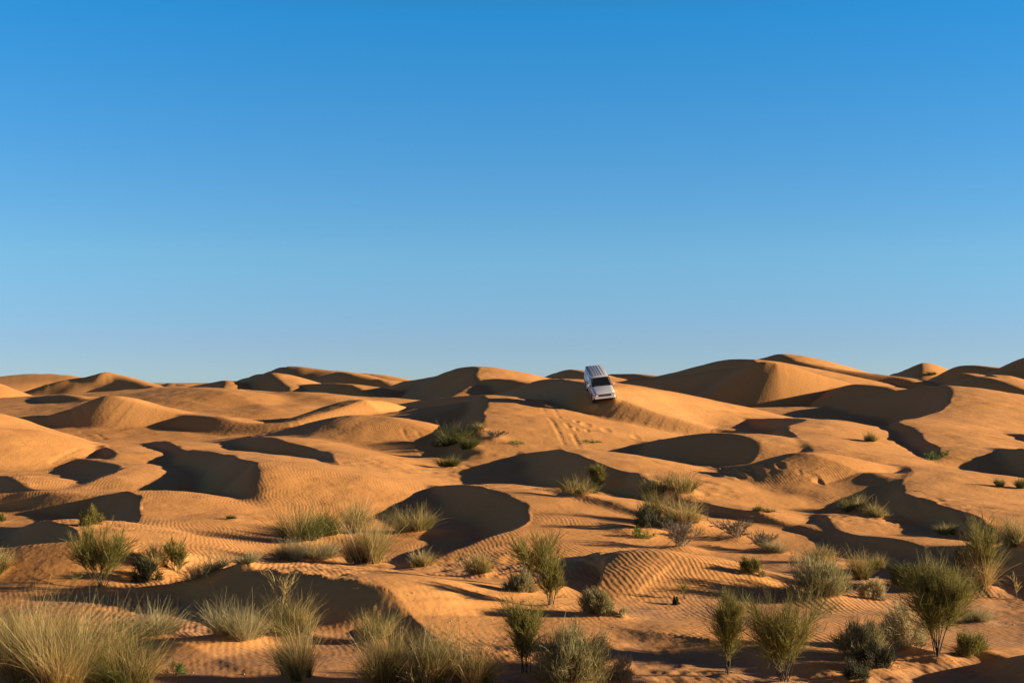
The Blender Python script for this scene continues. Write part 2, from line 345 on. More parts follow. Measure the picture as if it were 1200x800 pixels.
# ------------------------------------------------------------------ helpers for meshes
def tag(o, label=None, cat=None, group=None, kind=None):
    for k, v in (('label', label), ('category', cat), ('group', group), ('kind', kind)):
        if v: o[k] = v
    return o
def empty(name, loc, rot=(0,0,0)):
    o = bpy.data.objects.new(name, None); COL.objects.link(o); o.location = loc; o.rotation_euler = rot
    o.empty_display_size = .2; return o
def np_mesh(name, V, Fq, mat, parent=None, tint=None, smooth=False):
    me = bpy.data.meshes.new(name); me.vertices.add(len(V)); me.vertices.foreach_set('co', np.asarray(V, np.float32).ravel())
    k = Fq.shape[1]
    me.loops.add(Fq.size); me.loops.foreach_set('vertex_index', Fq.astype(np.int32).ravel())
    me.polygons.add(len(Fq)); me.polygons.foreach_set('loop_start', np.arange(len(Fq), dtype=np.int32)*k)
    if smooth: me.polygons.foreach_set('use_smooth', np.ones(len(Fq), bool))
    me.update(calc_edges=True)
    if tint is not None:
        a = me.attributes.new('tint', 'FLOAT', 'POINT'); a.data.foreach_set('value', tint.astype(np.float32))
    me.materials.append(mat)
    o = bpy.data.objects.new(name, me); COL.objects.link(o); o.parent = parent
    return o

# ------------------------------------------------------------------ plant materials
def leaf_mat(name, c0, c1, trans=.3, rough=.7):
    m = bpy.data.materials.new(name); t = nt(m); out = node(t, 'ShaderNodeOutputMaterial')
    at_ = node(t, 'ShaderNodeAttribute', attribute_name='tint'); tc = node(t, 'ShaderNodeTexCoord')
    nz = node(t, 'ShaderNodeTexNoise', Scale=9.0, Detail=2.0); link(t, tc, 'Object', nz, 'Vector')
    ad = node(t, 'ShaderNodeMath', operation='MULTIPLY_ADD'); link(t, nz, 0, ad, 0); ad.inputs[1].default_value = .7; link(t, at_, 'Fac', ad, 2)
    cr = node(t, 'ShaderNodeValToRGB'); link(t, ad, 0, cr, 0)
    e = cr.color_ramp.elements; e[0].position = .2; e[0].color = c0 + (1,); e[1].position = 1.2 if False else 1.0; e[1].color = c1 + (1,)
    d = node(t, 'ShaderNodeBsdfPrincipled', Roughness=rough); d.inputs['Specular IOR Level'].default_value = .2; link(t, cr, 0, d, 'Base Color')
    tr = node(t, 'ShaderNodeBsdfTranslucent'); link(t, cr, 0, tr, 'Color')
    mx = node(t, 'ShaderNodeMixShader'); mx.inputs[0].default_value = trans; link(t, d, 0, mx, 1); link(t, tr, 0, mx, 2); link(t, mx, 0, out, 0)
    return m
PM = dict(
 straw=leaf_mat('dry_straw', (.24, .15, .04), (.60, .43, .16)),
 olive=leaf_mat('olive_blade', (.045, .04, .010), (.24, .20, .055)),
 green=leaf_mat('broom_twig', (.065, .060, .012), (.25, .21, .05)),
 dark=leaf_mat('dark_green_blade', (.022, .032, .006), (.11, .115, .025)),
 bright=leaf_mat('fresh_leaf', (.04, .07, .01), (.13, .20, .035)),
 grey=leaf_mat('grey_green_leaf', (.11, .095, .035), (.35, .295, .125)),
 pale=leaf_mat('pale_grey_straw', (.21, .16, .065), (.52, .42, .21)),
 dead=leaf_mat('dead_twig', (.075, .055, .038), (.21, .165, .115), trans=.1),
 shade=leaf_mat('dark_grey_leaf', (.018, .02, .012), (.075, .075, .035)),
 bark=leaf_mat('woody_stem', (.03, .02, .012), (.11, .075, .04), trans=0),
)

def strands(rng, base, dr, L, w0, w1, droop, bend, seg=4, sides=2):
    """blades, twigs and stems: N curved strands, flat (2 sides) or round"""
    N = len(base); t = np.linspace(0, 1, seg+1)[None,:,None]
    dr = dr/np.linalg.norm(dr, axis=1, keepdims=True)
    L = np.broadcast_to(L, (N,)); L3 = L[:,None,None]; bd = bend*rng.normal(size=(N,1,3)); bd[:,:,2] *= .3
    P = base[:,None,:] + L3*(dr[:,None,:]*t + bd*t*t)
    P[:,:,2] -= (np.broadcast_to(droop, (N,))*L)[:,None]*(t[:,:,0]**2)
    T = np.gradient(P, axis=1); T /= np.linalg.norm(T, axis=2, keepdims=True) + 1e-9
    rv = rng.normal(size=(N,1,3)); rv[:,:,2] *= .2
    S_ = np.cross(T, np.broadcast_to(rv, T.shape)); S_ /= np.linalg.norm(S_, axis=2, keepdims=True) + 1e-9
    w = (np.broadcast_to(w0, (N,))[:,None]*(1-t[:,:,0]) + np.broadcast_to(w1, (N,))[:,None]*t[:,:,0])[:,:,None]*.5
    if sides == 2: ring = np.stack([P - S_*w, P + S_*w], 2)
    else:
        B = np.cross(T, S_); ang = np.arange(sides)*2*math.pi/sides
        ring = P[:,:,None,:] + w[:,:,None,:]*(np.cos(ang)[None,None,:,None]*S_[:,:,None,:] + np.sin(ang)[None,None,:,None]*B[:,:,None,:])
    V = ring.reshape(-1, 3); n = sides
    a = (np.arange(N)*(seg+1)*n)[:,None,None] + (np.arange(seg)*n)[None,:,None] + np.arange(n if n > 2 else 1)[None,None,:]
    b = (np.arange(N)*(seg+1)*n)[:,None,None] + (np.arange(seg)*n)[None,:,None] + ((np.arange(n if n > 2 else 1)+1) % n)[None,None,:]
    Fq = np.stack([a, b, b+n, a+n], -1).reshape(-1, 4)
    tint = np.repeat(rng.random(N), (seg+1)*n)
    return V, Fq, tint, P
def join(parts):
    V, Fq, T, o = [], [], [], 0
    for v, f, t in parts: V.append(v); Fq.append(f + o); T.append(t); o += len(v)
    return np.concatenate(V), np.concatenate(Fq), np.concatenate(T)
def disc(rng, n, r):
    a = rng.random(n)*2*math.pi; q = r*np.sqrt(rng.random(n)); return np.stack([q*np.cos(a), q*np.sin(a), np.zeros(n)], 1)

class Plant:
    def __init__(s, seed, h, w, slope, px):
        s.g = np.random.default_rng(seed); s.h, s.w, s.sl, s.px = h, w, slope, px   # px = metres per picture point at that distance
    def ground(s, b): b = b.copy(); b[:,2] += b[:,0]*s.sl[0] + b[:,1]*s.sl[1] - .02; return b
    def grass(s, n, spread=1.0, hmin=.45, droop=.18, wd=1.0, foot=.22, lean=(0,0)):
        g = s.g; m = int(g.integers(7, 13)); C = disc(g, m, foot*s.w*1.35); i = g.integers(0, m, n)
        cl = g.normal(size=(m,2))*.22; ch = .5 + .65*g.random(m)                 # each bunch leans and reaches its own way
        b = C[i] + disc(g, n, foot*s.w*.42); out = b.copy(); out[:,2] = 0; out /= foot*s.w*1.5
        dr = np.zeros((n,3)); tilt = spread*.5*s.w/s.h
        dr[:,:2] = out[:,:2]*tilt*.85 + cl[i] + g.normal(size=(n,2))*(tilt*.40 + .07) + np.array(lean); dr[:,2] = 1
        edge = np.linalg.norm(out[:,:2], axis=1)
        L = 1.12*s.h*(hmin + (1.05-hmin)*g.random(n)**1.3)*(1 - .2*edge)*ch[i]
        w0 = max(.004, .27*s.px)*wd*(.6+.8*g.random(n))
        return strands(g, s.ground(b), dr, L, w0, w0*.3, droop*g.random(n)**2*2.6, .15, 4)[:3]
    def stems(s, n, top=.6, thick=1.0, foot=.06, sides=5, up=.5):
        g = s.g; b = disc(g, n, foot*s.w); a = np.arange(n)*2.4 + g.random(n)
        q = np.sqrt((np.arange(n)+.5)/n)*.5*s.w*.8/(s.h*top)*up*1.5
        dr = np.stack([q*np.cos(a), q*np.sin(a), np.ones(n)], 1)
        L = s.h*top*(.6+.62*g.random(n))*np.sqrt(1+q*q)
        w0 = max(.018*s.h**.5*thick, .55*s.px)
        return strands(g, s.ground(b), dr, L, w0*(.7+.6*g.random(n)), w0*.35, -.10, .06, 6, sides)
    def twigs(s, P, n, t0=.35, ln=.3, rise=1.0, wd=1.0):
        """two generations of thin upright twigs from points along the stems"""
        g = s.g; N, K, _ = P.shape
        def on(P, n, t0):
            i = g.integers(0, len(P), n); t = t0 + (1-t0)*g.random(n)**.7; k = t*(P.shape[1]-1)
            k0 = np.minimum(k.astype(int), P.shape[1]-2); f = (k-k0)[:,None]
            a, c = P[i,k0], P[i,k0+1]; return a*(1-f)+c*f, (c-a)/(np.linalg.norm(c-a, axis=1, keepdims=True)+1e-9)
        n1 = max(30, n//10); b, d = on(P, n1, t0)
        rad = b.copy(); rad[:,2] = 0; rad /= .5*s.w
        dr = d*.55 + np.array([0,0,.55*rise]) + rad*.55 + g.normal(size=(n1,3))*.42
        w0 = max(.005, .34*s.px)
        V1 = strands(g, b, dr, s.h*ln*(.6+.8*g.random(n1)), w0*1.5, w0*.7, 0, .12, 4)
        b, d = on(V1[3], n, .15)
        dr = d*.8 + np.array([0,0,.5*rise]) + g.normal(size=(n,3))*.36
        V2 = strands(g, b, dr, s.h*ln*.62*(.5+.9*g.random(n)), w0*wd, w0*.4*wd, .04, .08, 3)
        return join([V1[:3], V2[:3]])
    def dome(s, n, ln=.16, up=.7, inner=.35, wd=1.0, flat=1.0):
        """short leafy shoots through a dome, loosely clumped"""
        g = s.g; m = max(12, int(n/110)); a = g.random(m)*2*math.pi; e = np.arcsin(g.random(m)*.98)
        rr = inner + (1-inner)*g.random(m)**.6
        lump = .62 + .45*g.random(m); off = g.normal(size=2)*.06*s.w                 # lopsided, with gaps
        c = np.stack([np.cos(a)*np.cos(e)*rr*.5*s.w*lump + off[0], np.sin(a)*np.cos(e)*rr*.5*s.w*lump + off[1], np.sin(e)*rr*s.h*.9*lump*flat], 1)
        i = g.integers(0, m, n); b = c[i] + g.normal(size=(n,3))*np.array([.06*s.w, .06*s.w, .10*s.h])
        b[:,2] = np.maximum(b[:,2], .01)
        dr = c[i]/np.array([.5*s.w, .5*s.w, s.h]) + np.array([0,0,up]) + g.normal(size=(n,3))*.4
        w0 = max(.008, .5*s.px)*wd
        tips = s.ground(c); st_b = s.ground(disc(g, m, .1*s.w)); dd = tips - st_b; L = np.linalg.norm(dd, axis=1)
        w1 = max(.012, .5*s.px)
        stm = strands(g, st_b, dd, L, w1, w1*.4, -.05, .06, 5, 4)[:3]
        return strands(g, s.ground(b), dr, s.h*ln*(.6+.8*g.random(n)), w0, w0*.35, .1, .1, 2)[:3], stm

def build_plant(kind, p, root):
    def mk(name, d, mat): return np_mesh(name, d[0], d[1], PM[mat], root, d[2])
    big = min(1.0, (p.h/p.px)/70)                 # how large it shows
    q = lambda n: max(60, int(1.25*n*(.25 + .75*big)))
    if kind == 'straw':      # tall dry tussock
        mk('blades', p.grass(q(900), droop=.25), 'olive'); mk('dry_stalks', p.grass(q(950), .85, .6, .15), 'straw')
        mk('seed_stalks', p.grass(q(60), .7, .85, .12, 2.2), 'pale')
    elif kind == 'mixed':
        mk('blades', p.grass(q(1000), droop=.3), 'dark'); mk('dry_stalks', p.grass(q(420), .9, .55, .2), 'straw')
    elif kind == 'greentuft':
        mk('blades', p.grass(q(1000), 1.1, .5, .12), 'dark'); mk('new_shoots', p.grass(q(500), 1., .6, .1), 'olive')
    elif kind == 'yellowtuft':
        mk('blades', p.grass(q(900), 1.0, .5, .15), 'olive'); mk('dry_stalks', p.grass(q(450), .9, .6, .15), 'straw')
    elif kind == 'paletuft':
        mk('blades', p.grass(q(900), 1.1, .5, .2), 'grey'); mk('dry_stalks', p.grass(q(700), 1., .5, .2), 'pale')
    elif kind == 'brightlow':
        a, b = p.dome(q(600), .25, .6); mk('leaves', a, 'bright'); mk('stems', b, 'bark')
    elif kind == 'broom':
        st_ = p.stems(13, .62, up=.62); mk('stems', st_[:3], 'bark'); mk('twigs', p.twigs(st_[3], q(3300), .33, .3), 'green')
    elif kind == 'broomslim':
        st_ = p.stems(8, .7, foot=.12); mk('stems', st_[:3], 'bark'); mk('twigs', p.twigs(st_[3], q(3400), .25, .26), 'green')
    elif kind == 'broomtree':
        st_ = p.stems(7, .66, 1.5, foot=.05); mk('stems', st_[:3], 'bark'); mk('twigs', p.twigs(st_[3], q(5200), .45, .30, .8), 'green')
    elif kind == 'droop':
        st_ = p.stems(9, .7, .8); mk('stems', st_[:3], 'bark'); mk('twigs', p.twigs(st_[3], q(1800), .2, .3), 'green')
        mk('dry_stalks', p.grass(q(900), .9, .55, .35), 'straw')
    elif kind == 'greybush':
        a, b = p.dome(q(6500), .2, 1.1, wd=1.0); mk('leaves', a, 'grey'); mk('stems', b, 'dead')
    elif kind == 'darkbush':
        a, b = p.dome(q(3400), .17, wd=1.1); mk('leaves', a, 'shade'); mk('stems', b, 'bark')
    elif kind == 'greenbush':
        a, b = p.dome(q(3800), .2, .9); mk('leaves', a, 'green'); mk('stems', b, 'bark')
    elif kind == 'palebush':
        a, b = p.dome(q(3200), .2, .8); mk('leaves', a, 'pale'); mk('stems', b, 'dead')
    elif kind == 'deadbush':
        st_ = p.stems(16, .55, .5, foot=.15, sides=4, up=.8); mk('stems', st_[:3], 'dead'); mk('twigs', p.twigs(st_[3], q(2600), .15, .3, .4), 'dead')
    elif kind == 'sparse':
        st_ = p.stems(4, .6, .6); mk('stems', st_[:3], 'bark'); mk('twigs', p.twigs(st_[3], q(260), .3, .3), 'green')
    elif kind == 'dryweed':
        st_ = p.stems(3, .8, .4); mk('stems', st_[:3], 'dead'); mk('twigs', p.twigs(st_[3], q(120), .4, .25), 'straw')

KIND = dict(straw=('grass_tussock', 'grass tuft', 'dry grass tussocks on the sand'), mixed=('grass_tussock', 'grass tuft', 'dry grass tussocks on the sand'),
 greentuft=('green_tussock', 'grass tuft', 'green tussocks between the dunes'), yellowtuft=('grass_tussock', 'grass tuft', 'dry grass tussocks on the sand'),
 paletuft=('pale_tussock', 'grass tuft', 'pale grey grass tufts'), brightlow=('low_plant', 'plant', 'small bright green plants'),
 broom=('broom_shrub', 'shrub', 'green broom shrubs'), broomslim=('broom_shrub', 'shrub', 'green broom shrubs'), broomtree=('broom_shrub', 'shrub', 'green broom shrubs'),
 droop=('broom_shrub', 'shrub', 'green broom shrubs'), greybush=('grey_shrub', 'shrub', 'low grey shrubs'), darkbush=('dark_shrub', 'shrub', 'small dark shrubs'),
 greenbush=('green_shrub', 'shrub', 'green shrubs'), palebush=('pale_shrub', 'shrub', 'pale dry shrubs'), deadbush=('dead_shrub', 'dead shrub', 'dead twiggy shrubs'),
 sparse=('young_broom', 'plant', 'young broom plants'), dryweed=('dry_weed', 'plant', 'thin dry weeds'))

# kind, foot of the plant in the photo (u, v), height and width there, label
PLANTS = [
 ('greentuft', 530, 521, 25, 52, 'broad dark green tussock on the sandy slope below and left of the car'),
 ('greentuft', 550, 525, 18, 26, 'green tuft hugging the right edge of the broad dark tussock below the car'),
 ('greentuft', 526, 548, 18, 28, 'small round dark green tussock just in front of the broad one below the car'),
 ('yellowtuft', 561, 505, 9, 18, 'wispy olive tuft behind the broad dark tussock below the car'),
 ('deadbush', 580, 514, 12, 30, 'low brown mat of dead roots right of the broad dark tussock'),
 ('brightlow', 608, 519, 4, 22, 'tiny flat green plant at the foot of the slope with the wheel tracks'),
 ('brightlow', 692, 518, 4, 26, 'flat sparse green plant at the foot of the slope straight below the car'),
 ('mixed', 680, 580, 26, 54, 'dark spreading bush in a shaded hollow, two dunes below the car'),
 ('broomslim', 700, 577, 34, 20, 'short bright green broom rising from the right side of the dark hollow bush'),
 ('mixed', 770, 580, 28, 48, 'dark tussock with straw tips, left half of the wide clump below the car slope'),
 ('mixed', 800, 578, 30, 42, 'dark tussock with olive tips, right half of the wide clump below the car slope'),
 ('yellowtuft', 1020, 518, 13, 18, 'pale green upright tuft alone on the lit dune right of centre'),
 ('brightlow', 1091, 539, 9, 22, 'bright green low plant, left one of a pair beneath the large right dunes'),
 ('brightlow', 1107, 534, 6, 16, 'bright green low plant, right one of a pair beneath the large right dunes'),
 ('greentuft', 1171, 570, 11, 12, 'tiny tuft alone on the big lit slope at the right'),
 ('greentuft', 1197, 573, 14, 14, 'tiny tuft at the right edge of the picture on the big lit slope'),
 ('yellowtuft', 1000, 600, 22, 34, 'olive tuft, left of two in front of the shaded crescent dune'),
 ('yellowtuft', 1030, 607, 20, 36, 'olive tuft, right of two in front of the shaded crescent dune'),
 ('yellowtuft', 1108, 629, 16, 26, 'olive tuft among wheel ruts at the tail of the shaded crescent dune'),
 ('yellowtuft', 764, 612, 38, 24, 'thin upright olive tuft in the shaded hollow left of the grey tangle'),
 ('darkbush', 765, 624, 30, 44, 'black-green bush crouched in the deep shade of the central hollow'),
 ('yellowtuft', 803, 612, 32, 60, 'wide yellow-green tussock above the grey tangle in the central hollow'),
 ('deadbush', 797, 645, 42, 56, 'grey tangle of dead twigs in the central hollow'),
 ('brightlow', 744, 629, 13, 16, 'small fresh green plant beside the black-green bush'),
 ('brightlow', 759, 631, 8, 20, 'low pale green plant in front of the black-green bush'),
 ('deadbush', 862, 633, 30, 50, 'grey twiggy dead shrub on the mound right of the central hollow'),
 ('deadbush', 892, 645, 28, 40, 'grey twiggy dead shrub sprawling down right of the mound'),
 ('greenbush', 881, 673, 22, 34, 'low yellow-green bush at the right foot of the rippled mound'),
 ('paletuft', 908, 648, 20, 28, 'pale grass tuft at the left end of the lit shelf below the dark dune'),
 ('yellowtuft', 887, 600, 9, 14, 'small olive tuft, one of two specks on the bank right of the hollow clump'),
 ('yellowtuft', 902, 601, 7, 16, 'small flat tuft on the bank, further from the hollow clump'),
 ('yellowtuft', 486, 624, 34, 54, 'rounded olive tussock in front of the large shaded dune face'),
 ('mixed', 352, 636, 48, 52, 'dark tussock with blades blown left, at the left end of the long clump'),
 ('greentuft', 385, 630, 34, 46, 'dark green tussock in the middle of the long clump, behind straw grass'),
 ('straw', 418, 626, 46, 30, 'tall straw tussock at the top of the long clump'),
 ('straw', 430, 662, 70, 62, 'big pale straw tussock at the right end of the long clump'),
 ('paletuft', 372, 656, 34, 60, 'pale low grass spreading in front of the long clump'),
 ('paletuft', 340, 657, 26, 40, 'pale low grass at the left foot of the long clump'),
 ('straw', 493, 666, 26, 34, 'short dry tuft in the shade right of the big straw tussock'),
 ('straw', 560, 674, 34, 40, 'dry straw tuft on broken sand left of the wide green broom'),
 ('broom', 630, 690, 66, 74, 'wide bushy green broom in the middle foreground'),
 ('broomslim', 645, 710, 58, 34, 'bare-stemmed slim broom just in front of the wide bushy one'),
 ('greybush', 606, 694, 28, 40, 'low grey bush left of the bare-stemmed slim broom'),
 ('greybush', 703, 721, 38, 48, 'neat grey-green bush left of the rippled mound foot'),
 ('palebush', 726, 725, 14, 26, 'low pale bush at the right side of the neat grey-green bush'),
 ('sparse', 802, 701, 20, 12, 'small broom seedling at the foot of the rippled mound'),
 ('darkbush', 792, 708, 12, 9, 'tiny dark plant in front of the broom seedling'),
 ('dryweed', 785, 714, 9, 8, 'tiny dry sprig left of the broom seedling'),
 ('broom', 119, 693, 84, 86, 'large spreading broom with dark stems on the left mound'),
 ('greenbush', 106, 614, 26, 26, 'green bush at the foot of a small shaded dune far left'),
 ('darkbush', 171, 684, 34, 38, 'small dark leafy shrub right of the large spreading broom'),
 ('straw', 183, 662, 32, 32, 'brown dry tuft behind the small dark shrub'),
 ('broomslim', 207, 674, 42, 34, 'short green broom right of the brown dry tuft'),
 ('paletuft', 241, 677, 32, 58, 'grey-green grass tuft right of the short green broom'),
 ('paletuft', 287, 662, 17, 34, 'pale grass tuft behind the crest of the shaded foreground dune'),
 ('greentuft', 270, 609, 7, 16, 'tiny green tuft alone on the broad lit slope at left'),
 ('greenbush', 2, 612, 12, 14, 'small green bush cut by the left edge of the picture'),
 ('straw', -3, 672, 34, 28, 'dry tuft cut by the left edge above the tall grass'),
 ('straw', 32, 802, 108, 90, 'tallest pale straw tussock in the bottom left corner'),
 ('straw', 74, 812, 100, 90, 'dense straw tussock, second from the left corner'),
 ('yellowtuft', 98, 790, 88, 100, 'olive green tussock behind the straw ones at bottom left'),
 ('mixed', 148, 806, 84, 84, 'dark brown-green tussock at the right end of the bottom left grass'),
 ('yellowtuft', 5, 775, 70, 80, 'olive tussock against the left edge at the bottom'),
 ('paletuft', 176, 748, 44, 76, 'pale grey tuft standing out against the shaded dune'),
 ('brightlow', 205, 792, 19, 22, 'small bright green plant on the sand at the bottom left'),
 ('paletuft', 278, 748, 52, 70, 'grey-green tuft in front of the shaded dune, left of a taller one'),
 ('yellowtuft', 344, 744, 50, 66, 'yellow-green tuft in front of the shaded dune'),
 ('dryweed', 330, 735, 58, 20, 'single tall thin seed stalk between two grass tufts'),
 ('straw', 347, 797, 70, 50, 'upright straw tuft at the bottom, in front of the yellow-green one'),
 ('straw', 452, 806, 80, 64, 'straw tussock at the bottom, left one of a row of three'),
 ('straw', 499, 806, 88, 74, 'tallest straw tussock in the row of three at the bottom'),
 ('straw', 556, 804, 66, 64, 'straw tussock at the bottom, right one of a row of three'),
 ('yellowtuft', 442, 752, 38, 44, 'thin olive tuft at the foot of the shaded foreground dune'),
 ('broomslim', 617, 794, 90, 46, 'tall green broom behind the left side of the big grey bush'),
 ('greybush', 668, 803, 72, 108, 'big rounded grey-green bush at the bottom centre'),
 ('palebush', 725, 800, 36, 44, 'dry pale bush at the right side of the big grey-green bush'),
 ('broomslim', 851, 794, 96, 44, 'slim green broom with a bare foot, at the bottom right of centre'),
 ('broom', 918, 806, 124, 92, 'tallest wide green broom at the bottom right'),
 ('broomtree', 1098, 777, 120, 92, 'tree-like broom with dark forked stems in the right foreground'),
 ('greybush', 958, 702, 50, 90, 'wide grey mounded shrub at the right, behind the brooms'),
 ('yellowtuft', 964, 660, 24, 42, 'olive tussock behind the wide grey mounded shrub'),
 ('yellowtuft', 1009, 680, 38, 24, 'upright golden tussock at the right of the wide grey shrub'),
 ('yellowtuft', 1028, 668, 20, 32, 'low golden tussock behind the upright one'),
 ('palebush', 1022, 705, 28, 40, 'pale shrub between the wide grey shrub and the tree-like broom'),
 ('droop', 1150, 694, 88, 60, 'tall broom with drooping straw stems against the shaded right dune'),
 ('straw', 1189, 640, 38, 34, 'dry tuft on the dune at the right edge'),
 ('darkbush', 1128, 668, 28, 30, 'dark bush in the shade left of the drooping broom'),
 ('greenbush', 1068, 690, 36, 60, 'green bush behind the top of the tree-like broom'),
 ('palebush', 1058, 764, 64, 62, 'pale dry bush left of the tree-like broom'),
 ('greybush', 1003, 776, 50, 66, 'grey-green bush between the tallest wide broom and the pale dry bush'),
 ('darkbush', 1032, 788, 42, 46, 'dark leafy bush in the shade at the bottom right'),
 ('darkbush', 1008, 796, 26, 40, 'low dark bush at the very bottom right, before the taller dark one'),
 ('greenbush', 1136, 770, 36, 52, 'light green low bush right of the tree-like broom'),
 ('paletuft', 1146, 728, 22, 38, 'pale grass tuft on the rippled flat behind the tree-like broom'),
 ('dryweed', 1191, 702, 24, 10, 'thin dry weed in front of the shaded dune at the right edge'),
 ('dryweed', 1172, 700, 8, 12, 'short dry sprig left of the thin weed at the right edge'),
 ('greentuft', 1092, 427, 4, 10, 'tiny tuft on top of the far pointed dune'),
 ('greentuft', 53, 455, 4, 7, 'dark little rock, built as a tuft, far away on the lit dunes at left'),  # stands for a small dark rock; only its shape is a tuft
]
def hits(uv):
    ys = np.concatenate([np.arange(22, 120, .08), np.arange(120, 330, .4)])
    R = np.array([ray(u, v) for u, v in uv]); k = ys[None,:]/R[:,1:2]
    X = R[:,0:1]*k; Y = np.broadcast_to(ys[None,:], X.shape); Zr = R[:,2:3]*k
    H, _ = terrain(X, Y, detail=False); below = Zr < H
    i = np.where(below.any(1), below.argmax(1), len(ys)-1)
    n = np.arange(len(uv)); x, y = X[n,i], Y[n,i]
    e = .35; xs = np.stack([x, x-e, x+e, x, x], 1); yy = np.stack([y, y, y, y-e, y+e], 1)
    H5, _ = terrain(xs, yy, detail=True)
    return x, y, H5[:,0], (H5[:,2]-H5[:,1])/(2*e), (H5[:,4]-H5[:,3])/(2*e)
px_, py_, pz_, sx_, sy_ = hits([(p[1], p[2]) for p in PLANTS])
for n_, p in enumerate(PLANTS):
    wm = p[4]*py_[n_]/F
    if p[0] not in ('dryweed', 'sparse', 'brightlow'): MOUNDS.append((px_[n_], py_[n_], .34*wm + .12, min(.16, .10*wm)))
SIZE = dict(broom=(.80, .98), broomslim=(.84, .95), broomtree=(.80, .84), droop=(.8, .7), greybush=(.93, .9), palebush=(.95, .9), greenbush=(.95, .9), darkbush=(.95, .9), straw=(.98, 1.02), deadbush=(.74, .95))
# sand pushed up by the car's wheels
CAR_UV, CAR_YAW = (707, 470), math.radians(8)
cx_, cy_ = (float(q[0]) for q in hits([CAR_UV])[:2])
for back, side, r_, h_ in ((-.42, .77, .34, .17), (-.42, -.77, .34, .17), (-.1, 1.05, .3, .08), (-.1, -1.05, .3, .08), (2.5, .77, .4, .10), (2.5, -.77, .4, .10)):
    fx, fy = math.sin(CAR_YAW), -math.cos(CAR_YAW)
    MOUNDS.append((cx_ - fx*back - fy*side, cy_ - fy*back + fx*side, r_, h_))
PLANT_ROOTS = []
for n_, (kind, u, v, hp, wp, lab) in enumerate(PLANTS):
    m = py_[n_]/F; kh, kw = SIZE.get(kind, (1.1, 1.08))
    name, cat, grp = KIND[kind]
    top = min(.16, .10*wp*m) if kind not in ('dryweed', 'sparse', 'brightlow') else 0
    root = tag(empty(name, (px_[n_], py_[n_], pz_[n_] + top*.85), (0, 0, 0)), lab, cat, grp)
    build_plant(kind, Plant(100 + n_, hp*m*kh, wp*m*kw, (float(np.clip(sx_[n_], -.5, .5)), float(np.clip(sy_[n_], -.5, .5))), m*1200/1024), root)
    PLANT_ROOTS.append(root)

# ------------------------------------------------------------------ the sheet of sand
rr, th = grid()
R_, T_ = np.meshgrid(rr, th, indexing='ij')
X, Y = R_*np.sin(T_), R_*np.cos(T_)
Z, SL = terrain(X, Y)
nr, nc = X.shape
co_ = np.stack([X, Y, Z], -1).reshape(-1, 3)
co_ = np.concatenate([co_, [[0, 0, -1.75]]])
i = np.arange(nr-1)[:,None]*nc + np.arange(nc)[None,:]; j = np.roll(i, -1, 1)
quads = np.stack([i, j, j+nc, i+nc], -1).reshape(-1, 4)[:, ::-1]
fan = np.stack([np.full(nc, nr*nc), np.roll(np.arange(nc), -1), np.arange(nc)], -1)
me = bpy.data.meshes.new('sand')
me.vertices.add(len(co_)); me.vertices.foreach_set('co', co_.ravel())
nl = quads.size + fan.size
me.loops.add(nl); me.loops.foreach_set('vertex_index', np.concatenate([quads.ravel(), fan.ravel()]).astype(np.int32))
npoly = len(quads) + len(fan); me.polygons.add(npoly)
starts = np.concatenate([np.arange(len(quads))*4, quads.size + np.arange(len(fan))*3]).astype(np.int32)
me.polygons.foreach_set('loop_start', starts)
me.polygons.foreach_set('use_smooth', np.ones(npoly, bool))
me.update(calc_edges=True); me.validate()
a = me.attributes.new('slip_face', 'FLOAT', 'POINT'); a.data.foreach_set('value', np.append(SL.ravel(), 0).astype(np.float32))
fade = .5 + .5*(1 - sstep(35, 75, R_)); fade = fade*(1 - sstep(100, 190, R_))
a = me.attributes.new('ripple_size', 'FLOAT', 'POINT'); a.data.foreach_set('value', np.append(fade.ravel(), 1).astype(np.float32))
crust = (1 - sstep(.02, .3, Z - floor_h(X, Y)))*(1 - sstep(42, 54, R_))
a = me.attributes.new('crust', 'FLOAT', 'POINT'); a.data.foreach_set('value', np.append(crust.ravel(), 0).astype(np.float32))
ground = bpy.data.objects.new('sand_ground', me); COL.objects.link(ground); ground['kind'] = 'structure'

me.materials.append(sand_material())

# ------------------------------------------------------------------ the car (x forward, y to its left, z up, metres)
def simple_mat(name, col, rough=.5, metal=0.0, spec=.5, noise_amt=.06, scale=6.0, coat=0):
    m = bpy.data.materials.new(name); t = nt(m); out = node(t, 'ShaderNodeOutputMaterial')
    b = node(t, 'ShaderNodeBsdfPrincipled', Roughness=rough, Metallic=metal); b.inputs['Specular IOR Level'].default_value = spec; b.inputs['Coat Weight'].default_value = coat
    tc = node(t, 'ShaderNodeTexCoord'); nz = node(t, 'ShaderNodeTexNoise', Scale=scale, Detail=4.0); link(t, tc, 'Object', nz, 'Vector')
    cr = node(t, 'ShaderNodeValToRGB'); link(t, nz, 0, cr, 0); e = cr.color_ramp.elements
    e[0].position, e[1].position = .3, .7
    e[0].color = tuple(c*(1-noise_amt) for c in col) + (1,); e[1].color = tuple(min(1, c*(1+noise_amt)) for c in col) + (1,)
    link(t, cr, 0, b, 'Base Color'); link(t, b, 0, out, 0); return m
